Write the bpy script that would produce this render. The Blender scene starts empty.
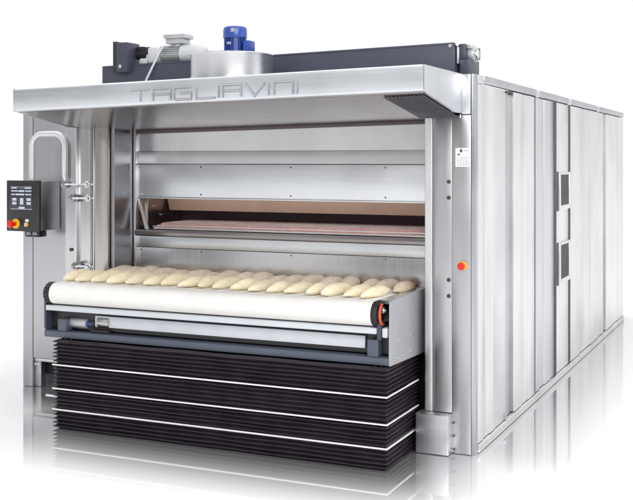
import bpy, bmesh, math, random
from mathutils import Vector, Matrix
random.seed(7)
scene = bpy.context.scene
COL = scene.collection
R = math.radians

# ------------------------------------------------------------------ materials
def lin(c):
    c /= 255.0
    return c/12.92 if c <= .04045 else ((c+.055)/1.055)**2.4
def rgb(r, g, b): return (lin(r), lin(g), lin(b), 1)

def new_mat(name):
    m = bpy.data.materials.new(name); m.use_nodes = True
    nt = m.node_tree
    return m, nt, nt.nodes['Principled BSDF']

def ramp(nt, src, lo, hi, a=.3, b=.7):
    n = nt.nodes.new('ShaderNodeMapRange')
    n.inputs['From Min'].default_value = a; n.inputs['From Max'].default_value = b
    n.inputs['To Min'].default_value = lo; n.inputs['To Max'].default_value = hi
    nt.links.new(src, n.inputs['Value'])
    return n.outputs['Result']

def noise(nt, scale3, detail=3, scale=1.0, coord='Object'):
    tc = nt.nodes.new('ShaderNodeTexCoord'); mp = nt.nodes.new('ShaderNodeMapping')
    mp.inputs['Scale'].default_value = scale3
    nt.links.new(tc.outputs[coord], mp.inputs['Vector'])
    n = nt.nodes.new('ShaderNodeTexNoise'); n.inputs['Scale'].default_value = scale
    n.inputs['Detail'].default_value = detail
    nt.links.new(mp.outputs['Vector'], n.inputs['Vector'])
    return n.outputs['Fac']

def steel(name, base, rough=.3, grain=(180, 180, 2.5), metal=1.0, bump=.012, var=.075, wob=.05, band=False):
    """brushed sheet steel: fine grain along one axis, slow smudges, slight oil-canning of the sheet"""
    m, nt, p = new_mat(name)
    g = noise(nt, grain, 2)
    s = noise(nt, (1.3, 1.3, .8), 4, 1.6)
    mul = nt.nodes.new('ShaderNodeMath'); mul.operation = 'MULTIPLY'
    nt.links.new(ramp(nt, g, 1-var*.5, 1+var*.5), mul.inputs[0])
    nt.links.new(ramp(nt, s, 1-var*1.4, 1+var*1.0), mul.inputs[1])
    hs = nt.nodes.new('ShaderNodeVectorMath'); hs.operation = 'SCALE'
    hs.inputs[0].default_value = base[:3]
    nt.links.new(mul.outputs[0], hs.inputs['Scale'])
    nt.links.new(hs.outputs['Vector'], p.inputs['Base Color'])
    p.inputs['Metallic'].default_value = metal
    add = nt.nodes.new('ShaderNodeMath'); add.operation = 'ADD'
    nt.links.new(ramp(nt, g, rough-.025, rough+.025), add.inputs[0])
    nt.links.new(ramp(nt, s, -.04, .06), add.inputs[1])
    nt.links.new(add.outputs[0], p.inputs['Roughness'])
    b1 = nt.nodes.new('ShaderNodeBump'); b1.inputs['Strength'].default_value = wob
    b1.inputs['Distance'].default_value = .05
    nt.links.new(noise(nt, (1.5, 3.2, .12) if band else (1.1, 1.1, .7), 1, 2.2), b1.inputs['Height'])
    if band: b1.inputs['Strength'].default_value = .30
    b2 = nt.nodes.new('ShaderNodeBump'); b2.inputs['Strength'].default_value = bump
    b2.inputs['Distance'].default_value = .002
    nt.links.new(g, b2.inputs['Height']); nt.links.new(b1.outputs['Normal'], b2.inputs['Normal'])
    nt.links.new(b2.outputs['Normal'], p.inputs['Normal'])
    return m

def plain(name, col, rough=.5, metal=0.0, var=.12, nscale=14, bump=.0, spec=.5, coat=0):
    m, nt, p = new_mat(name)
    f = noise(nt, (1, 1, 1), 5, nscale)
    hs = nt.nodes.new('ShaderNodeVectorMath'); hs.operation = 'SCALE'
    hs.inputs[0].default_value = col[:3]
    nt.links.new(ramp(nt, f, 1-var, 1+var), hs.inputs['Scale'])
    nt.links.new(hs.outputs['Vector'], p.inputs['Base Color'])
    nt.links.new(ramp(nt, f, rough-var*.3, rough+var*.3), p.inputs['Roughness'])
    p.inputs['Metallic'].default_value = metal
    p.inputs['Specular IOR Level'].default_value = spec
    p.inputs['Coat Weight'].default_value = coat
    if bump:
        b = nt.nodes.new('ShaderNodeBump'); b.inputs['Strength'].default_value = bump
        b.inputs['Distance'].default_value = .01
        nt.links.new(f, b.inputs['Height']); nt.links.new(b.outputs['Normal'], p.inputs['Normal'])
    return m

M = {}
M['steel_v'] = steel('steel_brushed_vertical', (.50, .50, .515), .34)
M['steel_h'] = steel('steel_brushed_horizontal', (.66, .675, .70), .36, (2.5, 180, 180))
M['steel_hood'] = steel('steel_hood', (.655, .67, .70), .30, (2.5, 180, 180), wob=.06)
M['steel_side'] = steel('steel_side', (.70, .695, .70), .36, (180, 180, 2.2), wob=.05, band=True)
for _k, _c in (('a', (.74, .735, .74)), ('b', (.76, .755, .755)), ('c', (.64, .645, .66)), ('d', (.72, .715, .72))):
    M['steel_side_'+_k] = steel('steel_side_'+_k, _c, .36, (180, 180, 2.2), wob=.05, band=True)
M['steel_side_dull'] = steel('steel_side_dull', (.50, .51, .53), .38, (180, 180, 2.2), band=True)
M['steel_mirror'] = steel('steel_polished', (.60, .595, .605), .22, (160, 160, 2), wob=.10)
M['steel_warm'] = steel('steel_warm', (.50, .465, .44), .25, wob=.08)
M['steel_dark'] = steel('steel_dark', (.33, .33, .35), .27, wob=.06)
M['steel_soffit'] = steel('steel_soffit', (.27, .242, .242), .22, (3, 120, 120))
M['steel_post'] = steel('steel_post', (.44, .45, .485), .2, (160, 160, 2), wob=.03)
M['letter_edge_shade'] = plain('letter_edge_shade', (.30, .31, .34, 1), .45, .6, .03)  # dark grey that paints shade along the edges of the letters
M['steel_bright'] = plain('steel_bright', (.74, .75, .77, 1), .30, 1.0, .015)
M['pipe'] = plain('satin_pipe', (.72, .72, .73, 1), .36, .6, .02)
M['floor_shade'] = plain('floor_shade_grey', (.16, .16, .165, 1), .5)
M['seam_grey'] = plain('seam_grey', rgb(96, 96, 102), .6)
M['bolt'] = plain('bolt_metal', (.75, .76, .78, 1), .25, 1.0, .1)
M['dark_bolt'] = plain('dark_bolt', (.045, .045, .05, 1), .45)
M['blue_grey'] = plain('blue_grey_paint', rgb(66, 69, 84), .42, 0, .08, 5, .02)
M['blue_grey_light'] = plain('blue_grey_paint_light', rgb(82, 89, 103), .42, 0, .08, 5, .02)
M['plate_grey'] = plain('plate_grey', rgb(168, 169, 173), .40, .25, .05, 6)
M['white_plate'] = plain('white_plate', rgb(205, 209, 215), .35, .2, .05, 6)
M['beam_dark'] = plain('dark_bracket', rgb(46, 42, 52), .45, 0, .1)
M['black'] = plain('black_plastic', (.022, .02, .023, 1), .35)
M['rubber'] = plain('black_rubber', (.018, .016, .018, 1), .55)
M['bellows'] = plain('bellows_cloth', (.024, .016, .025, 1), .34, 0, .25, 8, .05, .5)
M['strap'] = plain('white_strap', (.86, .86, .86, 1), .45, 0, .03)
M['belt'] = plain('belt_cloth', (.83, .815, .785, 1), .75, 0, .04, 11, .04)
M['tan'] = plain('tan_lintel', rgb(224, 190, 166), .6, 0, .10, 3)
M['stone'] = plain('pink_stone', rgb(190, 148, 140), .7, 0, .18, 22, .1)
M['stone_top'] = plain('hearth_stone', rgb(176, 158, 156), .6, 0, .22, 9, .1)
M['hollow'] = plain('chamber_dark', (.11, .05, .068, 1), .5, 0, .3, 2)
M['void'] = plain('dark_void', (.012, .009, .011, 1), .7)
M['red'] = plain('red_button', rgb(226, 40, 22), .3, 0, .06)
M['yellow'] = plain('yellow_collar', rgb(240, 185, 30), .35, 0, .06)
M['orange'] = plain('orange_ring', rgb(222, 88, 40), .4)
M['blue'] = plain('blue_motor', rgb(24, 62, 146), .33, 0, .15, 7, .02, coat=.3)
M['blue_cap'] = plain('blue_fan_cap', rgb(30, 72, 158), .3, 0, .1, 7, coat=.4)
M['motor_grey'] = plain('cast_aluminium', rgb(190, 192, 194), .38, .5, .08, 10)
M['white_paint'] = plain('white_paint', rgb(206, 208, 211), .35, 0, .05, 5)
M['paper'] = plain('paper', rgb(238, 239, 240), .6, 0, .02)
M['ink'] = plain('grey_ink', rgb(150, 152, 158), .6)
M['ink_dark'] = plain('dark_ink', rgb(70, 60, 66), .6)
M['screen'] = plain('screen_glass', (.03, .034, .045, 1), .12)
M['ui'] = plain('screen_fields', rgb(196, 205, 216), .4, 0, .06, 60)
M['grille_shade_grey'] = plain('grille_shade_grey', rgb(98, 98, 104), .45, .4, .08, 8)  # grille wires, and the painted shaded side of the window frames
M['glass'] = plain('dark_glass', rgb(60, 50, 55), .45, 0, .25, 4, spec=.15)
M['mesh_dark'] = plain('grille_dark', (.10, .075, .08, 1), .5)

def drum_mat():
    return steel('drum_enamelled_steel', (.60, .605, .62), .30, (3, 3, 120), metal=1, var=.04, wob=.02)
M['drum'] = drum_mat()

def dough(name, c1, c2, c3, tip=None):
    m, nt, p = new_mat(name)
    r = nt.nodes.new('ShaderNodeValToRGB')
    r.color_ramp.elements[0].color = c2; r.color_ramp.elements[0].position = .3
    r.color_ramp.elements[1].color = c1; r.color_ramp.elements[1].position = .68
    nt.links.new(noise(nt, (1, 1, 1), 5, 16), r.inputs['Fac'])
    fl = nt.nodes.new('ShaderNodeMix'); fl.data_type = 'RGBA'
    fl.inputs['B'].default_value = c3
    nt.links.new(r.outputs['Color'], fl.inputs['A'])
    nt.links.new(ramp(nt, noise(nt, (1, 1, 1), 6, 60), 0, .8, .48, .72), fl.inputs['Factor'])
    src = fl.outputs['Result']
    if tip:
        tcx = nt.nodes.new('ShaderNodeTexCoord'); sp_ = nt.nodes.new('ShaderNodeSeparateXYZ'); nt.links.new(tcx.outputs['Object'], sp_.inputs[0])
        t2 = nt.nodes.new('ShaderNodeMix'); t2.data_type = 'RGBA'; t2.inputs['B'].default_value = tip
        nt.links.new(src, t2.inputs['A']); nt.links.new(ramp(nt, sp_.outputs['Y'], 0, .9, -.02, .10), t2.inputs['Factor']); src = t2.outputs['Result']
    nt.links.new(src, p.inputs['Base Color'])
    p.inputs['Roughness'].default_value = .75
    p.inputs['Subsurface Weight'].default_value = .12
    p.inputs['Subsurface Radius'].default_value = (.02, .012, .006)
    p.inputs['Subsurface Scale'].default_value = .5
    b = nt.nodes.new('ShaderNodeBump'); b.inputs['Strength'].default_value = .35; b.inputs['Distance'].default_value = .006
    nt.links.new(noise(nt, (1, 1, 1), 4, 34), b.inputs['Height'])
    nt.links.new(b.outputs['Normal'], p.inputs['Normal'])
    return m
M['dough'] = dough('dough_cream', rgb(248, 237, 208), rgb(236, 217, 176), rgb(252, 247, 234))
M['dough_shaded'] = dough('dough_shade_tint', rgb(222, 207, 188), rgb(204, 186, 166), rgb(232, 224, 214))  # greyer copy of the cream dough, hood shade put into the colour
M['dough_baked'] = dough('dough_browned', rgb(228, 210, 184), rgb(210, 186, 158), rgb(232, 222, 208), rgb(186, 132, 100))

# white studio floor: gloss is masked so the machine's reflection fades outwards
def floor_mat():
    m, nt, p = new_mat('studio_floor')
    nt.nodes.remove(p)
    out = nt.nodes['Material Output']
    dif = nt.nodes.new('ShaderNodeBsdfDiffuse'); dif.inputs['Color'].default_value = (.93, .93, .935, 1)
    gl = nt.nodes.new('ShaderNodeBsdfGlossy'); gl.inputs['Color'].default_value = (.83, .825, .835, 1)  # grey tint dims the floor and reflection near the machine
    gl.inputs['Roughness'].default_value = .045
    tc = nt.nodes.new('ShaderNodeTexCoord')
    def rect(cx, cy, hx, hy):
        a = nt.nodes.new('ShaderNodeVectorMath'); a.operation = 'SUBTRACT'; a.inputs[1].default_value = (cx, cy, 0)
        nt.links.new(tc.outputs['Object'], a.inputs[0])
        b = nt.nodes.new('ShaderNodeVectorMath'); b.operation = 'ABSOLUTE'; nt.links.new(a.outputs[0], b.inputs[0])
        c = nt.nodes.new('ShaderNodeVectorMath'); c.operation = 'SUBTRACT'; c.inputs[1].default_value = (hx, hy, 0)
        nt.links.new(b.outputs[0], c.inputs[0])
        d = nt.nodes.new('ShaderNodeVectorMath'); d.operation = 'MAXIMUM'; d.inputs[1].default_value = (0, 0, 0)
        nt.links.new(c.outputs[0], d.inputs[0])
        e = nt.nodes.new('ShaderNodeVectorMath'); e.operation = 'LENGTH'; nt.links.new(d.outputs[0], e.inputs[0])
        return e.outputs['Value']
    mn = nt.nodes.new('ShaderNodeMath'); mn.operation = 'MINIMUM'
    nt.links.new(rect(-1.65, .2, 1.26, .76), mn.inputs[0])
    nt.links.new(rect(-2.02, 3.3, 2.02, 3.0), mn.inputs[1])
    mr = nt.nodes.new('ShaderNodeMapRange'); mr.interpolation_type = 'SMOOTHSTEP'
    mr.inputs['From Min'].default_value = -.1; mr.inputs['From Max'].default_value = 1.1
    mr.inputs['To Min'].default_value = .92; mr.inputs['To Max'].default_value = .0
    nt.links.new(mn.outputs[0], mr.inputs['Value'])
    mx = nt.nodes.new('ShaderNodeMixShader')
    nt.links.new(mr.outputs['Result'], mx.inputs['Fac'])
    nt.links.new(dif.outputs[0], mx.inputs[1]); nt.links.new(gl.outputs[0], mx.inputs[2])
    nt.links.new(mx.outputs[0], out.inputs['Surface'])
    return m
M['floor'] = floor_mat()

# ------------------------------------------------------------------ mesh builder
class MB:
    def __init__(s): s.bm = bmesh.new(); s.mats = []
    def _mi(s, mat):
        if mat is None: return 0
        if mat not in s.mats: s.mats.append(mat)
        return s.mats.index(mat)
    def _mark(s, faces, mat):
        i = s._mi(mat)
        for f in faces: f.material_index = i
    def box(s, x0, x1, y0, y1, z0, z1, bevel=0, mat=None, seg=2):
        vs = [s.bm.verts.new((x, y, z)) for x in (x0, x1) for y in (y0, y1) for z in (z0, z1)]
        q = [(0, 1, 3, 2), (4, 6, 7, 5), (0, 4, 5, 1), (2, 3, 7, 6), (0, 2, 6, 4), (1, 5, 7, 3)]
        fs = [s.bm.faces.new([vs[i] for i in k]) for k in q]
        s._mark(fs, mat)
        if bevel:
            es = list({e for f in fs for e in f.edges})
            r = bmesh.ops.bevel(s.bm, geom=es, offset=bevel, segments=seg, affect='EDGES', profile=.5)
            s._mark(r['faces'], mat)
        return s
    def cyl(s, p0, p1, r0, r1=None, seg=28, mat=None, bevel=0):
        p0, p1 = Vector(p0), Vector(p1); d = p1-p0
        rot = d.to_track_quat('Z', 'Y').to_matrix().to_4x4()
        r1 = r0 if r1 is None else r1
        L = d.length
        prof = [(0, r0), (L, r1)] if not bevel else [(0, r0-bevel), (bevel*.3, r0-bevel*.3), (bevel, r0), (L-bevel, r1), (L-bevel*.3, r1-bevel*.3), (L, r1-bevel)]
        return s.lathe(prof, Matrix.Translation(p0) @ rot, seg, mat)
    def lathe(s, prof, mtx, seg=28, mat=None, caps=True):
        rings = []
        for h, r in prof:
            rings.append([s.bm.verts.new(mtx @ Vector((r*math.cos(2*math.pi*k/seg), r*math.sin(2*math.pi*k/seg), h))) for k in range(seg)])
        fs = []
        for a, b in zip(rings, rings[1:]):
            for k in range(seg):
                fs.append(s.bm.faces.new((a[k], a[(k+1) % seg], b[(k+1) % seg], b[k])))
        if caps:
            fs.append(s.bm.faces.new(rings[0][::-1])); fs.append(s.bm.faces.new(rings[-1]))
        s._mark(fs, mat); return s
    def tube(s, pts, r, seg=14, mat=None):
        pts = [Vector(p) for p in pts]; rings = []
        up = None
        for i, p in enumerate(pts):
            t = (pts[min(i+1, len(pts)-1)]-pts[max(i-1, 0)]).normalized()
            if up is None: up = t.orthogonal().normalized()
            up = (up-t*up.dot(t)).normalized(); w = t.cross(up)
            rings.append([s.bm.verts.new(p+(up*math.cos(2*math.pi*k/seg)+w*math.sin(2*math.pi*k/seg))*r) for k in range(seg)])
        fs = []
        for a, b in zip(rings, rings[1:]):
            for k in range(seg): fs.append(s.bm.faces.new((a[k], a[(k+1) % seg], b[(k+1) % seg], b[k])))
        fs.append(s.bm.faces.new(rings[0][::-1])); fs.append(s.bm.faces.new(rings[-1]))
        s._mark(fs, mat); return s
    def prism(s, poly, axis, lo, hi, mat=None, bevel=0):
        def P(a, b, c): return {'x': (c, a, b), 'y': (a, c, b), 'z': (a, b, c)}[axis]
        A = [s.bm.verts.new(P(a, b, lo)) for a, b in poly]; B = [s.bm.verts.new(P(a, b, hi)) for a, b in poly]
        n = len(poly); fs = [s.bm.faces.new(A), s.bm.faces.new(B[::-1])]
        for i in range(n): fs.append(s.bm.faces.new((A[i], B[i], B[(i+1) % n], A[(i+1) % n])))
        s._mark(fs, mat)
        if bevel:
            es = list({e for f in fs for e in f.edges})
            r = bmesh.ops.bevel(s.bm, geom=es, offset=bevel, segments=2, affect='EDGES', profile=.5)
            s._mark(r['faces'], mat)
        return s
    def strip(s, a, b, mat=None):
        """one sheet between two polylines"""
        A = [s.bm.verts.new(p) for p in a]; B = [s.bm.verts.new(p) for p in b]
        s._mark([s.bm.faces.new((A[i], A[i+1], B[i+1], B[i])) for i in range(len(a)-1)], mat); return s
    def shear(s, fn):
        for v in s.bm.verts: v.co = fn(v.co)
        return s
    def build(s, name, mat, parent=None, label=None, angle=38):
        bmesh.ops.recalc_face_normals(s.bm, faces=s.bm.faces)
        me = bpy.data.meshes.new(name)
        root = parent
        off = Vector((0, 0, 0))
        while root is not None:
            off += root.location; root = root.parent
        for v in s.bm.verts: v.co -= off
        s.bm.to_mesh(me); s.bm.free()
        ml = s.mats if s.mats else [mat]
        for k in ml: me.materials.append(M[k])
        me.polygons.foreach_set('use_smooth', [True]*len(me.polygons))
        me.set_sharp_from_angle(angle=R(angle))
        o = bpy.data.objects.new(name, me); COL.objects.link(o)
        if parent: o.parent = parent
        if label: o['label'] = label
        return o

def thing(name, label, cat, loc):
    o = bpy.data.objects.new(name, None); COL.objects.link(o); o.location = loc
    o.empty_display_size = .2; o['label'] = label; o['category'] = cat
    return o

# ------------------------------------------------------------------ setting
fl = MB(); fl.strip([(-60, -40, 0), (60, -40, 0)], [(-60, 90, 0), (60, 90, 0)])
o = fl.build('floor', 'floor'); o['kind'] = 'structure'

# ------------------------------------------------------------------ the oven
oven = thing('bakery_oven', 'large stainless steel bakery deck oven with long panelled side and overhanging hood', 'oven', (-2.0, 3.0, 0))

# carcass behind the panels
b = MB()
b.box(-4.02, -.03, 1.0, 6.25, .06, 2.40)
b.box(-4.02, -3.30, .56, 1.0, .24, 2.40)
b.box(-.33, -.03, .06, 1.0, .06, 2.18)
b.build('oven_body', 'steel_v', oven)
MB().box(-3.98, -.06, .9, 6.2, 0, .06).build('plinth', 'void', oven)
MB().box(-3.935, -2.96, .57, .60, .10, .236).build('gap_shade_board', 'void', oven)  # dark sheet standing in for the shaded gap under the left panel
MB().box(-3.98, -2.96, .66, .70, .0, .10).build('floor_shade_board', 'floor_shade', oven)  # added grey board standing in for the dim floor under the bay

# long right side: folded sheet panels
def side_panel(y0, y1, folds, mat='steel_side', x=0., z0=.062, z1=2.388):
    prof = []
    for y, dx in folds: prof.append((x+dx, y))
    b = MB()
    b.strip([(px, y, z0) for px, y in prof], [(px, y, z1) for px, y in prof])
    # returns at both ends
    b.strip([(prof[0][0], y0, z0), (x-.045, y0+.001, z0)], [(prof[0][0], y0, z1), (x-.045, y0+.001, z1)])
    b.strip([(prof[-1][0], y1, z0), (x-.045, y1-.001, z0)], [(prof[-1][0], y1, z1), (x-.045, y1-.001, z1)])
    return b.build('side_panel', mat, oven)
def folds(y0, y1, seams, amp=.006, base=.0):
    """flat fields parted by small steps"""
    out = [(y0, base-.006), (y0+.012, base)]
    lev = base
    for i, s in enumerate(seams):
        out += [(s-.006, lev)]
        lev = base - amp if lev == base else base
        out += [(s+.006, lev)]
    out += [(y1-.012, lev), (y1, lev-.006)]
    return out
side_panel(.072, .80, folds(.072, .80, [.20, .36, .49]), 'steel_side_a')
side_panel(.806, 1.014, folds(.806, 1.014, []), 'steel_side_dull', x=-.022)
side_panel(1.02, 1.682, folds(1.02, 1.682, [1.26, 1.45]), 'steel_side_b')
side_panel(1.70, 2.472, folds(1.70, 2.472, [1.87, 2.05, 2.27], .010), 'steel_side_c', x=-.004)
side_panel(2.497, 3.062, folds(2.497, 3.062, []), 'steel_side_b', x=-.008)
side_panel(3.11, 4.915, folds(3.11, 4.915, [3.57, 4.10, 4.56], .008), 'steel_side_d')
side_panel(4.92, 5.065, folds(4.92, 5.065, []), 'steel_side_dull', x=-.022)
side_panel(5.07, 6.285, folds(5.07, 6.285, [5.45, 5.86], .006), 'steel_side_b')
for y0, y1 in ((.215, 1.735), (1.83, 3.01), (3.14, 4.52), (4.63, 6.28)):
    MB().box(-.03, .004, y0, y1, 2.398, 2.452, .004).build('top_rail', 'steel_side_dull', oven)
for y0, y1 in ((.072, .212), (1.738, 1.827), (3.013, 3.137), (4.523, 4.627)):
    MB().box(-.03, .0, y0, y1, 2.392, 2.447, .003).build('rail_joint', 'steel_side', oven)
MB().box(-.05, .010, .074, 6.285, .004, .056, .004).build('sill', 'steel_side', oven)
MB().box(-.02, .001, .81, .87, 2.372, 2.386, .002).build('hinge', 'dark_bolt', oven)
MB().box(-.02, .001, .95, 1.0, 2.368, 2.384, .002).build('hinge', 'dark_bolt', oven)
MB().box(-.02, .004, .76, .80, .062, .105, .002).build('corner_clip', 'steel_side_dull', oven)

for y in (1.691, 2.4845, 3.087):
    MB().box(-.03, .0015, y-.012, y+.012, .062, 2.388).build('panel_seam_strip', 'seam_grey', oven)  # dark strips standing in for the dark gaps between panels
# inspection windows in the narrow door panel
for z0, z1 in ((1.462, 1.79), (.822, 1.178)):
    b = MB(); ya, yb = 2.575, 3.055; t = .04; xo = .013
    b.box(-.02, xo, ya, ya+.055, z0, z1, .004).box(-.02, xo, yb-.05, yb, z0, z1, .004)
    b.box(-.02, xo-.001, ya+.055, yb-.05, z0, z0+t, .003).box(-.02, xo-.001, ya+.055, yb-.05, z1-t*.55, z1, .003)
    w = b.build('inspection_window', 'steel_side_d', oven)
    MB().box(0, .006, ya+.051, yb-.046, z0+t-.003, z1-t*.55+.003).build('pane', 'glass', w)
    MB().box(-.02, .009, ya-.055, ya-.002, z0-.006, z1+.004, .002).build('frame_shade_bar', 'grille_shade_grey', w)  # dark bar painting the shaded near side of the frame

# right front pillar: rounded corner post, face sheet, tube post, foot cover
def arc(cx, cy, r, a0, a1, n=8): return [(cx+r*math.cos(R(a0+(a1-a0)*i/n)), cy+r*math.sin(R(a0+(a1-a0)*i/n))) for i in range(n+1)]
b = MB(); prof = [(-.022, .01)] + arc(-.024, .024, .024, -90, 0) + [(0, .066), (-.02, .07)]
b.prism(prof, 'z', .0, 2.448)
b.build('corner_post', 'steel_post', oven)
pil = MB().box(-.268, -.1532, .0, .05, .262, 2.186, .003).box(-.1525, -.0265, -.002, .05, .004, 2.186, .003).build('front_pillar', 'steel_v', oven)
b = MB(); b.prism([(-.338, .10), (-.338, .012)] + arc(-.332, .006, .006, 180, 270, 3) + arc(-.292, .006, .006, 270, 360, 3) + [(-.286, .10)], 'z', .262, 2.20)
b.build('edge_post', 'steel_side', oven)
MB().box(-.285, -.27, .012, .08, .262, 2.19).build('post_gap', 'steel_dark', oven)
ft = MB().box(-.372, -.150, -.085, .05, .004, .258, .006).build('foot_cover', 'steel_h', oven)
for z in (.20, .115, .03):
    MB().cyl((-.140, -.002, z), (-.140, -.009, z), .006, seg=12).build('screw', 'dark_bolt', pil)
for z in (1.755, 1.652, 1.120, 1.016):
    MB().cyl((-.174, .0, z), (-.174, -.006, z), .0135, seg=20, bevel=.002).build('hole_plug', 'dark_bolt', pil)
# emergency stop on the pillar
b = MB()
b.cyl((-.078, -.003, 1.216), (-.078, -.022, 1.216), .029, seg=28, mat='yellow', bevel=.004)
b.cyl((-.078, -.022, 1.216), (-.078, -.036, 1.216), .014, mat='red')
b.lathe([(0, .016), (.004, .024), (.012, .0255), (.020, .021), (.024, .008)], Matrix.Translation((-.078, -.036, 1.216)) @ Matrix.Rotation(R(90), 4, 'X'), 28, 'red')
b.build('emergency_button', None, pil, 'red mushroom button on a yellow collar')
# inspection sticker
b = MB(); b.box(-.128, -.028, -.0045, -.003, 1.852, 1.972, mat='paper')
b.box(-.098, -.083, -.006, -.0045, 1.945, 1.965, mat='ink_dark').box(-.076, -.04, -.006, -.0045, 1.953, 1.958, mat='ink')
b.box(-.112, -.10, -.006, -.0045, 1.925, 1.937, mat='ink_dark')
rr = random.Random(3)
for i in range(7):
    z = 1.914-.0085*i
    x = -.12
    while x < -.04:
        w_ = rr.uniform(.008, .02); b.box(x, min(x+w_, -.035), -.006, -.0045, z-.0028, z, mat='ink'); x += w_+.004
b.build('sticker', None, pil, 'white paper sticker with small print')

# ---- hood: sloping 1.1 degrees down to the left like the top beam
def tilt(co): return Vector((co.x, co.y, co.z + (co.x+.083)*.0194))
X0, X1, YF, YB = -3.08, -.085, -.77, .0
ZT, ZB = 2.45, 2.289
SR, SZ = -.215, 2.196      # where the lower edge of the cheek turns level
b = MB()
th = .012
# front sheet with rounded top and bottom folds
prof = [(YF+.30, ZT-.0), (YF+.020, ZT)] + [(YF+.02-.02*math.sin(R(a)), ZT-.02+.02*math.cos(R(a))) for a in (30, 60, 90)] + \
       [(YF, ZB+.02)] + [(YF+.02-.02*math.cos(R(a)), ZB+.02-.02*math.sin(R(a))) for a in (30, 60, 90)] + [(YF+.05, ZB-.001)]
nseg = 24
for i in range(nseg):
    xa, xb = X0+(X1-X0)*i/nseg, X0+(X1-X0)*(i+1)/nseg
    b.strip([(xa, y, z) for y, z in prof], [(xb, y, z) for y, z in prof])
bmesh.ops.remove_doubles(b.bm, verts=b.bm.verts, dist=1e-5)
b.box(X0+.01, X1-.01, YF+.28, .32, ZT-.012, ZT-.002)          # top sheet
for xa, xb in ((X0-.002, X0+.012), (X1-.012, X1+.004)):        # cheeks
    b.prism([(YF+.004, ZT-.002), (YF+.004, ZB+.004), (SR, SZ+.012), (SR+.03, SZ+.002), (YB, SZ), (YB, ZT-.002)], 'x', xa, xb)
b.shear(tilt)
hood = b.build('hood', 'steel_hood', oven)
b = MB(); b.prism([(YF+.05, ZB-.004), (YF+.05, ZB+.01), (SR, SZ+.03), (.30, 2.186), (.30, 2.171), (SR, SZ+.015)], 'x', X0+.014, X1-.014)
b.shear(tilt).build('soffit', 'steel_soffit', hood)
# perforated filter in the right end of the soffit
def sof(y): return ZB-.004+(y-(YF+.05))*((SZ+.015-ZB+.004)/(SR-(YF+.05)))-.003
b = MB()
for i in range(11):
    x = -.365+i*.024
    b.prism([(YF+.09, sof(YF+.09)-.004), (YF+.09, sof(YF+.09)), (-.01, sof(-.01)), (-.01, sof(-.01)-.004)], 'x', x, x+.011, mat='mesh_dark')
for i in range(28):
    y = YF+.09+i*.0245
    b.box(-.365, -.108, y, y+.006, sof(y)-.0075, sof(y)-.0045, mat='grille_shade_grey')
b.shear(tilt).build('filter_grille', None, hood)
b = MB(); b.box(-.082, -.026, -.022, .03, 2.19, 2.446, .004); b.build('hood_bracket', 'steel_hood', hood)
MB().box(-.094, -.086, -.03, -.02, 2.165, 2.19, .002).build('hood_bracket_screw', 'bolt', hood)

# raised lettering on the hood front
LZ0, LZ1 = 2.297, 2.375
def stroke(b, pts, w=.0076, d=.011):
    """rounded ridge following a polyline on the hood face (x, z), with mitred corners"""
    n = len(pts); rings = []
    for i, (x, z) in enumerate(pts):
        d0 = Vector((x-pts[i-1][0], z-pts[i-1][1])).normalized() if i else None
        d1 = Vector((pts[i+1][0]-x, pts[i+1][1]-z)).normalized() if i < n-1 else None
        d0 = d0 or d1; d1 = d1 or d0
        t = (d0+d1).normalized(); nrm = Vector((-t.y, t.x)); k = 1/max(.5, nrm.dot(Vector((-d0.y, d0.x))))
        sect = [(-1, .002), (-.9, -.6), (-.5, -1), (.5, -1), (.9, -.6), (1, .002)]
        rings.append([b.bm.verts.new((x+nrm.x*a*w*k, YF+d*q, z+nrm.y*a*w*k)) for a, q in sect])
    for r0, r1 in zip(rings, rings[1:]):
        for j in range(5): b._mark([b.bm.faces.new((r0[j], r0[j+1], r1[j+1], r1[j]))], 'steel_hood' if j == 2 else 'letter_edge_shade')
    b.bm.faces.new(rings[0]); b.bm.faces.new(rings[-1][::-1])
b = MB(); H = LZ1-LZ0; mid = LZ0+H*.52
def V(x, f): return (x, LZ0+H*f)
stroke(b, [V(-2.101, 1), V(-1.957, 1)]); stroke(b, [V(-2.028, 1), V(-2.028, 0)])                     # T
stroke(b, [V(-1.930, 0), V(-1.930, 1), V(-1.797, 1), V(-1.797, 0)]); stroke(b, [V(-1.930, .5), V(-1.797, .5)])   # A
stroke(b, [V(-1.643, 1), V(-1.757, 1), V(-1.770, .9), V(-1.770, .1), V(-1.757, 0), V(-1.643, 0), V(-1.643, .52), V(-1.722, .52)])   # G
stroke(b, [V(-1.605, 1), V(-1.605, 0), V(-1.468, 0)])                                                # L
stroke(b, [V(-1.442, 1), V(-1.442, 0)])                                                              # I
stroke(b, [V(-1.412, 0), V(-1.412, 1), V(-1.281, 1), V(-1.281, 0)]); stroke(b, [V(-1.412, .5), V(-1.281, .5)])   # A
stroke(b, [V(-1.250, 1), V(-1.184, 0), V(-1.114, 1)])                                                # V
stroke(b, [V(-1.087, 1), V(-1.087, 0)])                                                              # I
stroke(b, [V(-1.050, 0), V(-1.050, 1), V(-.922, 1), V(-.922, 0)])                                    # N
stroke(b, [V(-.893, 1), V(-.893, 0)])                                                                # I
b.shear(lambda c: Vector((c.x, c.y, c.z+(c.x+1.2)*.0194)))
for v in b.bm.verts: v.co.z += -.004
b.build('lettering', None, hood, 'raised squared capital letters reading TAGLIAVINI', angle=25)

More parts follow.
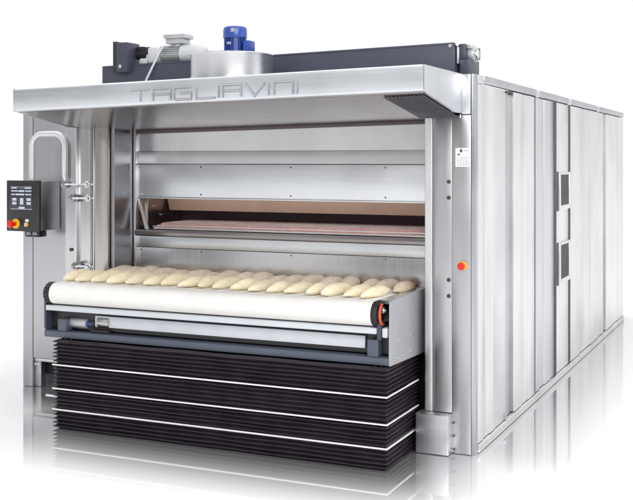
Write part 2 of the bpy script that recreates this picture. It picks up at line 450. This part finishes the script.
# ---- front under the hood
YD = .30
b = MB()
b.strip([(-2.785, YD, z) if True else 0 for z in (2.20, 1.965)], [(-.30, YD, z) for z in (2.20, 1.965)])
b.strip([(-2.785, YD, 1.965), (-2.785, YD-.003, 1.955), (-2.785, YD-.010, 1.868)], [(-.30, YD, 1.965), (-.30, YD-.003, 1.955), (-.30, YD-.010, 1.868)])
b.build('upper_panel', 'steel_mirror', oven)
MB().box(-2.78, -.30, YD-.02, YD+.02, 2.148, 2.174, .003).shear(tilt).build('soffit_seal', 'mesh_dark', oven)
b = MB()
b.box(-2.78, -.30, YD-.014, YD+.01, 1.612, 1.860, .003)
b.box(-2.78, -.30, YD-.022, YD+.02, 1.600, 1.6115, .003)
hatch = b.build('oven_hatch', 'steel_h', oven)
for x in (-2.2, -1.45, -.72):
    for z in (1.635, 1.842):
        MB().cyl((x, YD-.013, z), (x, YD-.018, z), .0055, seg=10).build('rivet', 'dark_bolt', hatch)
for z in (1.632, 1.838):
    MB().cyl((-2.74, YD-.013, z), (-2.74, YD-.024, z), .010, seg=12).build('bolt', 'bolt', hatch)
# chamber
b = MB()
b.strip([(-2.79, YD, 1.36), (-2.79, YD, 1.66)], [(-2.79, .98, 1.36), (-2.79, .98, 1.66)])
ck = b.build('mouth_cheek', 'steel_warm', oven)
for y, z in ((.57, 1.53), (.67, 1.46), (.57, 1.37)): MB().box(-2.79, -2.782, y-.03, y+.03, z-.008, z+.004, .002).build('cheek_slot', 'steel_bright', ck)
MB().box(-2.79, -2.778, .44, .455, 1.36, 1.60, .002).build('cheek_seam', 'steel_bright', ck)
b = MB()
b.strip([(-.31, YD, 1.36), (-.31, YD, 1.66)], [(-.31, .98, 1.36), (-.31, .98, 1.66)])
b.build('mouth_cheek', 'steel_warm', oven)
b = MB(); b.prism([(-2.775, 1.598), (-2.755, 1.598), (-2.675, 1.362), (-2.705, 1.362)], 'y', YD-.004, YD+.012); b.build('gusset_bar', 'steel_bright', oven)
b = MB(); b.box(-2.78, -.32, .72, .98, 1.49, 1.72, .004); b.shear(lambda c: Vector((c.x+(.025*(1.60-c.z)/.1 if c.x < -2 else 0), c.y, c.z)))
b.build('lintel', 'tan', oven)
b = MB()
b.strip([(-2.79, .975, 1.36), (-2.79, .975, 1.5)], [(-.31, .975, 1.36), (-.31, .975, 1.5)])
b.build('chamber_dark_sheet', 'hollow', oven)  # flat dark sheet standing in for the unlit depth of the chamber
b = MB()
b.box(-2.66, -.32, .34, .97, 1.362, 1.374, .002, 'steel_bright')
b.box(-2.655, -.32, .345, .965, 1.374, 1.386, .002, 'stone')
b.box(-2.63, -.32, .35, .96, 1.386, 1.394, .002, 'steel_bright')
b.box(-2.60, -.32, .355, .955, 1.394, 1.409, .003, 'stone')
b.box(-2.58, -.32, .365, .95, 1.409, 1.414, .001, 'stone_top')
b.build('hearth', None, oven)
b = MB()
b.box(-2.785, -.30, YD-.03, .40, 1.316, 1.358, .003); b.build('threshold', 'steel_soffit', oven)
b = MB(); b.box(-2.785, -.30, YD-.012, YD+.04, 1.226, 1.312, .003); b.build('lip_panel', 'steel_h', oven)
lp = MB().box(-2.785, -.30, YD-.006, YD+.04, .90, 1.222, .002).build('lower_panel', 'steel_mirror', oven)
for x in (-2.2, -1.45, -.72, -2.74): MB().cyl((x, YD-.005, 1.205), (x, YD-.01, 1.205), .005, seg=10).build('rivet', 'dark_bolt', lp)
MB().box(-2.95, -.30, YD+.05, YD+.09, .02, .90).build('under_mouth_shade', 'void', oven)  # near-black sheet standing in for the dark interior below the mouth

# ---- left jamb and service bay
b = MB(); b.strip([(-2.80, YD+.0, .25), (-2.80, .03, .25)], [(-2.80, YD, 2.21), (-2.80, .03, 2.21)])
b.strip([(-2.80, .03, .25), (-2.83, .03, .25)], [(-2.80, .03, 2.21), (-2.83, .03, 2.21)])
b.build('jamb_side', 'steel_dark', oven)
MB().box(-2.795, -2.775, YD-.03, YD+.02, .9, 2.14, .003).build('jamb_trim', 'steel_bright', oven)
jamb = MB().box(-2.962, -2.838, .0, .06, .25, 2.20, .004).build('jamb_column', 'steel_warm', oven)
MB().box(-2.972, -2.963, -.006, .06, .25, 2.20, .003).build('jamb_edge', 'steel_bright', oven)
MB().box(-2.84, -2.805, .04, .09, .25, 2.20).build('jamb_gap', 'mesh_dark', oven)
svc = MB().box(-3.205, -2.98, .12, .2, .25, 2.30, .004).build('service_panel', 'steel_mirror', oven)
MB().box(-3.216, -3.206, .10, .2, .25, 2.30, .003).build('service_edge', 'steel_bright', oven)
MB().box(-3.085, -3.065, .112, .125, .25, 2.30, .003).build('service_fold', 'steel_dark', oven)
MB().box(-3.46, -3.22, .29, .36, .25, 2.30, .003).build('reveal_panel', 'steel_mirror', oven)
MB().cyl((-3.40, .29, 1.18), (-3.40, .28, 1.18), .014, seg=16).build('hole_plug', 'dark_bolt', oven)
def latch(x, z, x1, y=.10, y0=.1):
    b = MB()
    b.cyl((x, y0+.02, z), (x, y0-.045, z), .031, seg=24, mat='steel_dark', bevel=.006)
    b.cyl((x, y0-.045, z), (x, y0-.065, z), .018, seg=18, mat='steel_dark', bevel=.004)
    b.cyl((x, y0-.055, z), (x1, .06, z+.004), .0075, seg=12, mat='steel_bright')
    xr = x+(x1-x)*.72
    yr = (y0-.055)+(.06-(y0-.055))*.72
    n = 18
    b.tube([(xr+.021*math.cos(2*math.pi*k/n), yr-.012, z+.003+.021*math.sin(2*math.pi*k/n)) for k in range(n+1)], .0075, 10, 'steel_bright')
    b.cyl((xr, yr, z), (xr, yr-.02, z), .008, seg=10, mat='steel_bright')
    b.build('latch', None, oven)
latch(-3.315, 1.706, -2.97, y0=.13); latch(-3.22, 1.601, -2.99); latch(-3.19, 1.078, -3.0)

# left panel, post, foot bracket, pipe hoop
MB().box(-3.936, -3.40, .476, .55, .245, 2.36, .004).build('left_panel', 'steel_v', oven)
MB().box(-3.936, -2.95, .49, .55, .215, .241, .003).build('panel_rail', 'steel_h', oven)
post = MB().box(-4.043, -3.941, .476, .58, .002, 2.36, .004).build('left_post', 'steel_side_dull', oven)
fb = MB().box(-3.938, -3.872, .50, .56, .002, .213, .004).build('foot_bracket', 'steel_side_dull', oven)
for x in (-3.922, -3.888): MB().cyl((x, .5, .19), (x, .49, .19), .009, seg=10).build('bolt', 'bolt', fb)
HY = .27
hp = [(-3.775, HY, 1.60), (-3.775, HY, 2.00)]
hp += [(-3.675-.10*math.cos(R(a)), HY, 2.00+.105*math.sin(R(a))) for a in range(15, 91, 15)]
hp += [(-3.545+.10*math.sin(R(a)), HY, 2.00+.105*math.cos(R(a))) for a in range(0, 91, 15)]
hp += [(-3.445, HY, 1.77), (-3.445, HY+.01, 1.735), (-3.445, HY+.05, 1.715)]
MB().tube(hp, .0245, 20).build('pipe_hoop', 'pipe', oven)

# control panel on its box
cp = MB()
cp.box(-3.965, -3.655, .232, .47, 1.325, 1.722, .004, 'steel_v')
cp.box(-3.985, -3.650, .205, .231, 1.318, 1.730, .006, 'black')
panel = cp.build('control_panel', None, oven)
b = MB(); b.box(-3.945, -3.715, .2015, .2055, 1.49, 1.69, .001, 'screen')
b.box(-3.94, -3.72, .2005, .2014, 1.497, 1.501, mat='ui'); b.box(-3.94, -3.72, .2005, .2014, 1.679, 1.682, mat='ink')
rr = random.Random(5)
def ui(x0, x1, z0, z1, m='ui'): b.box(x0, x1, .1995, .2013, z0, z1, mat=m)
ui(-3.932, -3.875, 1.664, 1.676); ui(-3.870, -3.80, 1.668, 1.673, 'ink'); ui(-3.795, -3.727, 1.664, 1.676)
ui(-3.932, -3.86, 1.640, 1.650); ui(-3.855, -3.80, 1.638, 1.652); ui(-3.79, -3.727, 1.640, 1.650)
ui(-3.932, -3.89, 1.612, 1.622); ui(-3.884, -3.80, 1.610, 1.624); ui(-3.79, -3.727, 1.612, 1.622)
for x0, x1 in ((-3.92, -3.878), (-3.775, -3.733)):
    ui(x0, x1, 1.566, 1.588); ui(x0, x1, 1.535, 1.557)
ui(-3.842, -3.808, 1.535, 1.588); ui(-3.855, -3.795, 1.502, 1.518)
b.build('screen', None, panel)
b = MB(); c = (-3.897, .205, 1.378)
b.cyl((c[0]+.012, .206, c[2]+.002), (c[0]+.012, .196, c[2]+.002), .041, mat='yellow', bevel=.004)
b.cyl((c[0]+.008, .196, c[2]), (c[0], .15, c[2]), .016, mat='red')
b.lathe([(0, .02), (.006, .03), (.016, .031), (.026, .026), (.03, .01)], Matrix.Translation((c[0]+.001, .16, c[2])) @ Matrix.Rotation(R(90), 4, 'X') @ Matrix.Rotation(R(-4), 4, 'Y'), 28, 'red')
b.build('emergency_button', None, panel)
b = MB(); b.box(-3.785, -3.755, .196, .206, 1.395, 1.418, .002, 'paper')
b.cyl((-3.770, .206, 1.375), (-3.770, .185, 1.375), .016, mat='yellow', bevel=.003).box(-3.774, -3.766, .172, .186, 1.360, 1.390, .002, 'paper')
b.build('selector_switch', None, panel)
b = MB(); b.box(-3.83, -3.68, .24, .34, 1.272, 1.323, .012, 'black')
b.box(-3.81, -3.765, .236, .241, 1.29, 1.315, .002, 'ink').box(-3.745, -3.70, .236, .241, 1.29, 1.315, .002, 'ink')
b.build('socket_box', None, panel)

# ---- machinery on the roof
ty = lambda co: Vector((co.x, co.y, co.z+(co.x+.17)*.0194))
b = MB(); b.box(-2.965, -.170, .10, .40, 2.44, 2.668, .006); b.box(-2.955, -.19, .096, .101, 2.655, 2.664, .001)
b.shear(ty); beam = b.build('lift_beam', 'blue_grey', oven)
b = MB()
b.box(-.150, -.085, .16, .40, 2.44, 2.56, .004, 'blue_grey')
b.box(-.162, -.150, .13, .18, 2.53, 2.64, .002, 'steel_bright')
b.box(-.164, -.12, .19, .40, 2.565, 2.665, .004, 'blue_grey')
b.cyl((-.12, .28, 2.60), (-.075, .28, 2.60), .055, mat='motor_grey', bevel=.006).cyl((-.075, .28, 2.60), (-.055, .28, 2.60), .03, mat='bolt', bevel=.004)
for k in range(6):
    a = k*math.pi/3; b.cyl((-.076, .28+.042*math.cos(a), 2.60+.042*math.sin(a)), (-.066, .28+.042*math.cos(a), 2.60+.042*math.sin(a)), .009, seg=6, mat='bolt')
b.box(-.12, -.08, .22, .26, 2.635, 2.662, .004, 'motor_grey').box(-.11, -.07, .32, .38, 2.57, 2.65, .008, 'dark_bolt')
b.build('chain_sprocket', None, beam)
b = MB(); b.cyl((-.195, .10, 2.645), (-.195, .092, 2.645), .012, mat='bolt'); b.cyl((-.16, .135, 2.648), (-.148, .10, 2.655), .011, mat='bolt'); b.build('bolt', None, beam)

gm = MB()
gm.prism([(-2.835, 2.562), (-2.835, 2.79), (-2.80, 2.79), (-2.80, 2.562)], 'y', .06, .16, 'beam_dark')
gm.box(-2.80, -2.70, .05, .22, 2.555, 2.782, .008, 'blue_grey')
gm.box(-2.845, -2.836, .075, .15, 2.57, 2.78, .002, 'black')
gm.cyl((-2.76, .05, 2.60), (-2.76, .042, 2.60), .014, mat='bolt').cyl((-2.815, .06, 2.60), (-2.815, .054, 2.60), .011, mat='dark_bolt')
gear = gm.build('gear_motor', None, oven)
YM, ZM = .20, 2.69
b = MB(); b.cyl((-2.70, YM, 2.71), (-2.60, YM, 2.71), .05, .042, mat='rubber'); b.box(-2.69, -2.62, YM-.05, YM+.05, 2.72, 2.755, .008, 'rubber').box(-2.595, -2.57, YM-.05, YM+.02, 2.69, 2.75, .008, 'rubber')
b.build('coupling', None, gear)
b = MB(); b.box(-2.585, -2.50, YM-.055, YM+.06, 2.625, 2.745, .014).cyl((-2.50, YM, ZM), (-2.475, YM, ZM), .068).cyl((-2.60, YM, ZM-.02), (-2.585, YM, ZM-.02), .045)
b.box(-2.66, -2.59, YM-.05, YM+.05, 2.62, 2.665, .008)
b.build('gearbox', 'white_paint', gear)
b = MB(); b.cyl((-2.475, YM, ZM), (-2.30, YM, ZM), .052, mat='motor_grey')
for k in range(26):
    a = 2*math.pi*k/26; mt = Matrix.Translation((0, YM, ZM)) @ Matrix.Rotation(a, 4, 'X')
    n0 = len(b.bm.verts); b.box(-2.47, -2.305, -.0025, .0025, .048, .066, mat='motor_grey')
    b.bm.verts.ensure_lookup_table()
    for v in b.bm.verts[n0:]: v.co = mt @ v.co
b.build('finned_housing', None, gear)
b = MB(); b.lathe([(0, .068), (.13, .068), (.16, .062), (.19, .048), (.20, .03)], Matrix.Translation((-2.30, YM, ZM)) @ Matrix.Rotation(R(90), 4, 'Y'), 32)
b.build('fan_cover', 'white_paint', gear)
b = MB(); b.box(-2.42, -2.27, YM-.06, YM+.05, 2.762, 2.80, .006); b.prism([(-2.43, 2.80), (-2.435, 2.832), (-2.25, 2.832), (-2.245, 2.80)], 'y', YM-.07, YM+.06, bevel=.005)
b.cyl((-2.345, YM, 2.74), (-2.345, YM, 2.765), .035)
b.build('terminal_box', 'motor_grey', gear)
MB().tube([(-2.425, YM-.07, 2.748), (-2.44, YM-.09, 2.72), (-2.54, YM-.13, 2.50), (-2.56, YM-.13, 2.42)], .0085, 12).build('conduit', 'white_paint', gear)

dc = (-1.58, -.35)
b = MB(); b.lathe([(2.40, .275), (2.583, .275), (2.596, .279), (2.603, .276), (2.605, .25)], Matrix.Translation((dc[0], dc[1], 0)), 64)
drum = b.build('exhaust_drum', 'drum', oven)
b = MB(); b.lathe([(2.42, .282), (2.447, .282)], Matrix.Translation((dc[0], dc[1], 0)), 64); b.build('drum_flange', 'drum', drum)
mc = Matrix.Translation((-1.555, dc[1], 0))
b = MB(); b.lathe([(2.605, .085), (2.618, .085), (2.62, .062), (2.715, .062)], mc, 32, 'blue')
for k in range(24):
    a = 2*math.pi*(k+.5)/24; n0 = len(b.bm.verts); b.box(.058, .0745, -.003, .003, 2.622, 2.71, mat='blue')
    b.bm.verts.ensure_lookup_table()
    for v in b.bm.verts[n0:]: v.co = mc @ (Matrix.Rotation(a, 4, 'Z') @ v.co)
fm = b.build('fan_motor', None, oven)
b = MB(); b.lathe([(2.712, .079), (2.722, .081), (2.765, .081), (2.782, .076), (2.790, .062), (2.793, .04)], mc, 36); b.build('fan_cap', 'blue_cap', fm)
b = MB(); b.box(-1.472, -1.425, dc[1]-.045, dc[1]+.045, 2.618, 2.69, .008, 'blue').box(-1.468, -1.429, dc[1]-.052, dc[1]-.045, 2.622, 2.686, .004, 'blue_cap').cyl((-1.45, dc[1], 2.605), (-1.45, dc[1], 2.62), .012, mat='dark_bolt')
b.build('terminal_box', None, fm)
MB().box(-1.575, -1.545, dc[1]-.078, dc[1]-.066, 2.664, 2.682, .002).build('body_highlight', 'plate_grey', fm)  # pale patch painted for the highlight on the motor body
MB().box(-1.545, -1.517, dc[1]-.083, dc[1]-.076, 2.745, 2.772, .003).build('cap_highlight', 'plate_grey', fm)  # pale patch painted for the highlight on the fan cap
MB().cyl((-.65, -.10, 2.42), (-.65, -.10, 2.50), .03, seg=18, bevel=.006).build('roof_stud', 'bolt', oven)

# ------------------------------------------------------------------ the loader in front
ld = thing('dough_loader', 'lift-mounted belt loader in front of the oven mouth, standing on dark pleated bellows', 'loader', (-1.70, -.2, 0))
XL, XR = -2.955, -.505
b = MB(); n = 14; rr_, yc, zc = .076, -.468, .944
pr_ = [(.30, 1.020), (-.1, 1.0205), (yc, zc+rr_)] + [(yc-rr_*math.sin(math.pi*i/n), zc+rr_*math.cos(math.pi*i/n)) for i in range(1, n)] + [(yc, zc-rr_), (.30, zc-rr_)]
pr_i = [(y, z) for y, z in pr_]
for i in range(20):
    xa, xb = XL+(XR-XL)*i/20, XL+(XR-XL)*(i+1)/20
    b.strip([(xa, y, z) for y, z in pr_], [(xb, y, z) for y, z in pr_])
bmesh.ops.remove_doubles(b.bm, verts=b.bm.verts, dist=1e-5)
b.build('conveyor_belt', 'belt', ld)
for xa, xb in ((XL-.055, XL+.003), (XR-.003, XR+.035)):
    b = MB(); b.cyl((xa, yc, zc), (xb, yc, zc), .073, mat='rubber', seg=36, bevel=.006)
    for k in range(18):
        a = 2*math.pi*k/18; b.cyl((xa+.006, yc+.074*math.cos(a), zc+.074*math.sin(a)), (xb-.004, yc+.074*math.cos(a), zc+.074*math.sin(a)), .005, seg=8, mat='beam_dark')
    if xb > -1:
        b.cyl((xb, yc, zc), (xb+.012, yc, zc), .052, mat='black', bevel=.003)
        b.tube([(xb+.018, yc+.050*math.cos(R(t)), zc+.062*math.sin(R(t))) for t in range(100, 271, 10)], .008, 8, 'orange')
        b.cyl((xb, yc+.01, zc+.02), (xb+.028, yc+.01, zc+.02), .021, mat='bolt', bevel=.004).cyl((xb+.028, yc+.01, zc+.02), (xb+.04, yc+.01, zc+.02), .010, seg=6, mat='bolt')
    b.build('end_roller', None, ld)
# side cheeks
sp = [(-.500, .632), (-.492, 1.0)] + [(-.462-.03*math.cos(R(a)), 1.0+.034*math.sin(R(a))) for a in (30, 60, 90)] + [(.29, 1.040), (.29, .612)]
b = MB(); b.prism(sp, 'x', -.400, -.388); pR = b.build('side_plate', 'plate_grey', ld)
for y, z in ((-.372, .771), (-.13, .772), (-.372, .663), (-.13, .663)):
    MB().cyl((-.388, y, z), (-.383, y, z), .010, seg=12, bevel=.002).build('bolt', 'bolt', pR)
b = MB(); b.prism([(-.46, .64), (-.50, .70), (-.50, .95), (-.45, .99), (.29, .99), (.29, .64)], 'x', -3.03, -3.014); b.build('side_plate', 'blue_grey', ld, 'dark left end plate')
MB().box(-.470, -.402, -.30, .28, .70, 1.01).build('end_guard', 'black', ld)
MB().prism([(-.40, .998), (.285, 1.012), (.285, 1.026), (-.40, 1.020)], 'x', -.50, -.402).build('belt_guard', 'steel_bright', ld)
MB().box(-3.005, -.478, -.515, -.43, .824, .862, .006).build('front_rail', 'white_plate', ld)
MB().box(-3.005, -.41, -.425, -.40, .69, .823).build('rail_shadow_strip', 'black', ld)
MB().box(-2.62, -.575, -.455, -.43, .722, .80, .003).build('back_plate', 'white_plate', ld)
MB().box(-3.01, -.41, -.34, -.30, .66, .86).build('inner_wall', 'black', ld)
lb = MB().box(-3.03, -.403, -.500, -.30, .632, .678, .004).build('lower_beam', 'blue_grey_light', ld)
for x in (-2.45, -2.1, -1.7, -1.25, -.85): MB().cyl((x, -.44, .678), (x, -.44, .683), .009, seg=10).build('bolt', 'dark_bolt', lb)
for x in (-2.87, -2.82, -.50, -.46):
    MB().cyl((x, -.46, .633), (x, -.46, .615), .011, seg=10).build('bolt', 'bolt', lb)
MB().box(-2.915, -2.84, -.495, -.40, .680, .765, .005).build('mounting_block', 'blue_grey_light', ld)
MB().box(-.545, -.472, -.495, -.40, .680, .785, .005).build('mounting_block', 'blue_grey_light', ld)
MB().box(-.478, -.452, -.50, -.42, .785, .90, .004).build('roller_bracket', 'blue_grey', ld)
MB().box(-.450, -.412, -.492, -.42, .80, .862, .010).build('roller_stop', 'white_paint', ld)
b = MB(); b.cyl((-2.84, -.43, .735), (-2.70, -.43, .735), .034, mat='motor_grey', bevel=.005).cyl((-2.70, -.43, .735), (-2.67, -.43, .735), .022, mat='blue', bevel=.003).cyl((-2.67, -.43, .735), (-2.64, -.43, .735), .024, mat='dark_bolt', bevel=.003)
b.cyl((-2.64, -.43, .74), (-2.60, -.43, .74), .018, mat='dark_bolt').cyl((-2.60, -.43, .755), (-2.50, -.43, .755), .042, mat='steel_warm', bevel=.005).box(-2.66, -2.50, -.46, -.37, .68, .70, .003, 'black')
b.build('belt_motor', None, ld)

# pleated bellows
bx0, bx1, by0, by1 = -2.900, -.402, -.545, .02
ZTOP = .628; NP = 23
def ring(d, z):
    return [(bx0-d, by0-d, z), (bx1+d, by0-d, z), (bx1+d, by1+d, z), (bx0-d, by1+d, z)]
b = MB(); prev = None
levels = []
rr = random.Random(11)
pit = (ZTOP-.004)/NP
for i in range(NP):
    z = .004+i*pit
    j = rr.uniform(-.0025, .0025); k = rr.uniform(-.0025, .0025)
    levels += [(-.014, z), (.008+j, z+pit*.40+k), (.010+j, z+pit*.58+k), (-.014, z+pit*.96)]
levels.append((-.014, ZTOP))
for d, z in levels:
    pts = ring(d, z); cur = []
    for q in range(4):
        a, c_ = Vector(pts[q]), Vector(pts[(q+1) % 4]); m_ = 14 if q % 2 == 0 else 5
        for t in range(m_):
            p = a.lerp(c_, t/m_)
            sag = .0018*math.sin(t*1.7+z*37)*(0 if t == 0 else 1)
            cur.append(b.bm.verts.new((p.x, p.y, p.z+sag)))
    if prev:
        for q in range(len(cur)): b.bm.faces.new((prev[q], prev[(q+1) % len(cur)], cur[(q+1) % len(cur)], cur[q]))
    prev = cur
bel = b.build('bellows', 'bellows', ld, angle=30)
for z in (.451, .284, .137):
    b = MB(); w = .0044
    for d0, d1 in ((.004, .013),):
        o_, i_ = ring(d1, 0), ring(d0, 0)
        fs = []
        for zz in (z-w, z+w): fs.append(([b.bm.verts.new((p[0], p[1], zz)) for p in o_], [b.bm.verts.new((p[0], p[1], zz)) for p in i_]))
        (o0, i0), (o1, i1) = fs
        for q in range(4):
            r_ = (q+1) % 4
            b.bm.faces.new((o0[q], o0[r_], o1[r_], o1[q])); b.bm.faces.new((i0[q], i1[q], i1[r_], i0[r_]))
            b.bm.faces.new((o1[q], o1[r_], i1[r_], i1[q])); b.bm.faces.new((o0[q], i0[q], i0[r_], o0[r_]))
    b.build('strap', 'strap', bel)

# ------------------------------------------------------------------ dough on the belt
ORD = ['first', 'second', 'third', 'fourth', 'fifth', 'sixth', 'seventh', 'eighth', 'ninth', 'tenth', 'eleventh', 'twelfth', 'thirteenth', 'fourteenth', 'fifteenth', 'sixteenth', 'seventeenth', 'eighteenth']
def loaf_mesh(L, W, Hh, bend, seed, mat):
    rn = random.Random(seed); bm = bmesh.new(); nu, nv = 26, 20
    rings = []
    ph = [rn.uniform(0, 6.28) for _ in range(4)]
    for i in range(1, nu):
        t = i/nu; u = 2*t-1
        r = (1-abs(u)**2.0)**.86
        r *= 1+.08*math.sin(5*t+ph[0])+.045*math.sin(11*t+ph[1])
        cx = bend*(1-u*u)+.004*math.sin(4*t+ph[2])
        row = []
        for k in range(nv):
            a = 2*math.pi*k/nv
            x, z = math.cos(a)*W/2*r, math.sin(a)
            z = z*Hh*.62*r if z > 0 else z*Hh*.38*r
            z = max(z, -Hh*.30)
            row.append(bm.verts.new((cx+x, u*L/2, Hh*.30+z+.002*math.sin(7*t+3*a+ph[3]))))
        rings.append(row)
    for p, q in zip(rings, rings[1:]):
        for k in range(nv): bm.faces.new((p[k], p[(k+1) % nv], q[(k+1) % nv], q[k]))
    for row, y in ((rings[0], -L/2), (rings[-1], L/2)):
        v = bm.verts.new((row[0].co.x-W*.01, y, Hh*.28))
        for k in range(nv): bm.faces.new((row[k], row[(k+1) % nv], v))
    bmesh.ops.recalc_face_normals(bm, faces=bm.faces)
    me = bpy.data.meshes.new('dough_loaf'); bm.to_mesh(me); bm.free()
    me.polygons.foreach_set('use_smooth', [True]*len(me.polygons)); me.materials.append(M[mat]); return me
jx = random.Random(4)
FX = [-2.90+.1362*i+jx.uniform(-.008, .008) for i in range(18)]
BX = [-2.82+.1362*i+jx.uniform(-.008, .008) for i in range(18)]
rn = random.Random(21)
for row, xs, yc_, mt in (('front', FX, -.245, 'dough'), ('back', BX, .105, 'dough_shaded')):
    for i, x in enumerate(xs):
        big = 1.0+rn.uniform(-.06, .06)
        last = row == 'back' and i == 17
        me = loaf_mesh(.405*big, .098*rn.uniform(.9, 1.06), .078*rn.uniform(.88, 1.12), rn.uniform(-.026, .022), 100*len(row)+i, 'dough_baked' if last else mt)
        o = bpy.data.objects.new('dough_loaf', me); COL.objects.link(o)
        o.location = (x, yc_+rn.uniform(-.02, .02), 1.0205); o.rotation_euler = (0, 0, R(rn.uniform(-9, 3)))
        place = 'leftmost' if i == 0 else 'rightmost' if i == 17 else ORD[i]+' from the left'
        o['label'] = ('cream raw dough loaf, %s in the front row on the white belt' if row == 'front' else 'shade-tinted raw dough loaf, %s in the shaded back row by the oven') % place
        if last: o['label'] = 'browned dough loaf with reddish end, rightmost in the shaded back row by the oven'
        o['category'] = 'dough loaf'; o['group'] = 'raw dough loaves in two rows on the belt'

# ------------------------------------------------------------------ studio light
w = bpy.data.worlds.new('World'); scene.world = w; w.use_nodes = True
nt = w.node_tree; bg = nt.nodes['Background']
tc = nt.nodes.new('ShaderNodeTexCoord'); sx = nt.nodes.new('ShaderNodeSeparateXYZ')
nt.links.new(tc.outputs['Generated'], sx.inputs[0])
# white ahead; unseen grey bands behind and to the right, added to shape steel reflections
fw = ramp(nt, sx.outputs['Y'], 0, 1, -.35, .10)
cx = nt.nodes.new('ShaderNodeCombineXYZ'); nt.links.new(sx.outputs['X'], cx.inputs[0]); nt.links.new(sx.outputs['Y'], cx.inputs[1])
nz = nt.nodes.new('ShaderNodeVectorMath'); nz.operation = 'NORMALIZE'; nt.links.new(cx.outputs[0], nz.inputs[0])
s2 = nt.nodes.new('ShaderNodeSeparateXYZ'); nt.links.new(nz.outputs[0], s2.inputs[0])
def curve(src, pts):
    n = nt.nodes.new('ShaderNodeValToRGB'); e = n.color_ramp.elements
    while len(e) < len(pts): e.new(.5)
    for k, (x, v) in enumerate(pts): e[k].position = x*.5+.5; e[k].color = (v, v, v, 1)
    nt.links.new(ramp(nt, src, 0, 1, -1, 1), n.inputs['Fac']); return n.outputs['Color']
back = curve(s2.outputs['X'], [(-1, .75), (-.82, .5), (-.66, .42), (-.57, .62), (-.50, .98), (-.43, .92), (-.37, .86), (-.31, .60), (-.22, .5), (0, .42), (.3, .7), (.6, .5), (1, .9)])
ahead = curve(s2.outputs['X'], [(-1, .9), (-.8, 1.), (.02, 1.), (.10, .86), (.2, 1.), (.3, .82), (.42, 1.), (.55, .78), (.7, .98), (1, .85)])
hs = nt.nodes.new('ShaderNodeMath'); hs.operation = 'MULTIPLY'; hs.inputs[1].default_value = 1.04
nt.links.new(ahead, hs.inputs[0])
mxw = nt.nodes.new('ShaderNodeMix'); mxw.data_type = 'FLOAT'
nt.links.new(fw, mxw.inputs['Factor']); nt.links.new(back, mxw.inputs['A']); nt.links.new(hs.outputs[0], mxw.inputs['B'])
up = ramp(nt, sx.outputs['Z'], 1.0, 1.75, .22, .75)
mu = nt.nodes.new('ShaderNodeMath'); mu.operation = 'MULTIPLY'
nt.links.new(mxw.outputs['Result'], mu.inputs[0]); nt.links.new(up, mu.inputs[1])
nt.links.new(mu.outputs[0], bg.inputs['Strength'])
bg.inputs['Color'].default_value = (.985, .99, 1, 1)

def area(name, loc, target, size, power, col=(1, 1, 1)):
    l = bpy.data.lights.new(name, 'AREA'); l.shape = 'RECTANGLE'; l.size, l.size_y = size; l.energy = power; l.color = col
    o = bpy.data.objects.new(name, l); COL.objects.link(o); o.location = loc
    o.rotation_euler = (Vector(target)-Vector(loc)).to_track_quat('-Z', 'Y').to_euler()
area('added_key_lamp', (2.4, -5.2, 4.4), (-1.6, -.2, .9), (4.5, 3.2), 230, (1, .985, .96))  # added lamp out of view, brightens the belt and loaves
area('added_side_fill', (6.5, 1.5, 3.6), (0, 2.5, 1.2), (4, 3), 30, (1, 1, 1))  # added fill lamp out of view, lightens the long right side

# ------------------------------------------------------------------ camera
cam = bpy.data.cameras.new('Camera'); co = bpy.data.objects.new('Camera', cam); COL.objects.link(co)
co.location = (1.8791, -6.552, 1.8954); co.rotation_euler = (R(90), 0, .4286)
cam.sensor_width = 36; cam.lens = 36*1053.79/633; cam.shift_y = -(250-160.01)/633
cam.clip_end = 500
scene.camera = co
scene.view_settings.view_transform = 'Standard'; scene.view_settings.look = 'None'; scene.view_settings.exposure = 0; scene.view_settings.gamma = 1
scene.render.engine = 'CYCLES'
scene.cycles.use_denoising = True
scene.cycles.max_bounces = 10
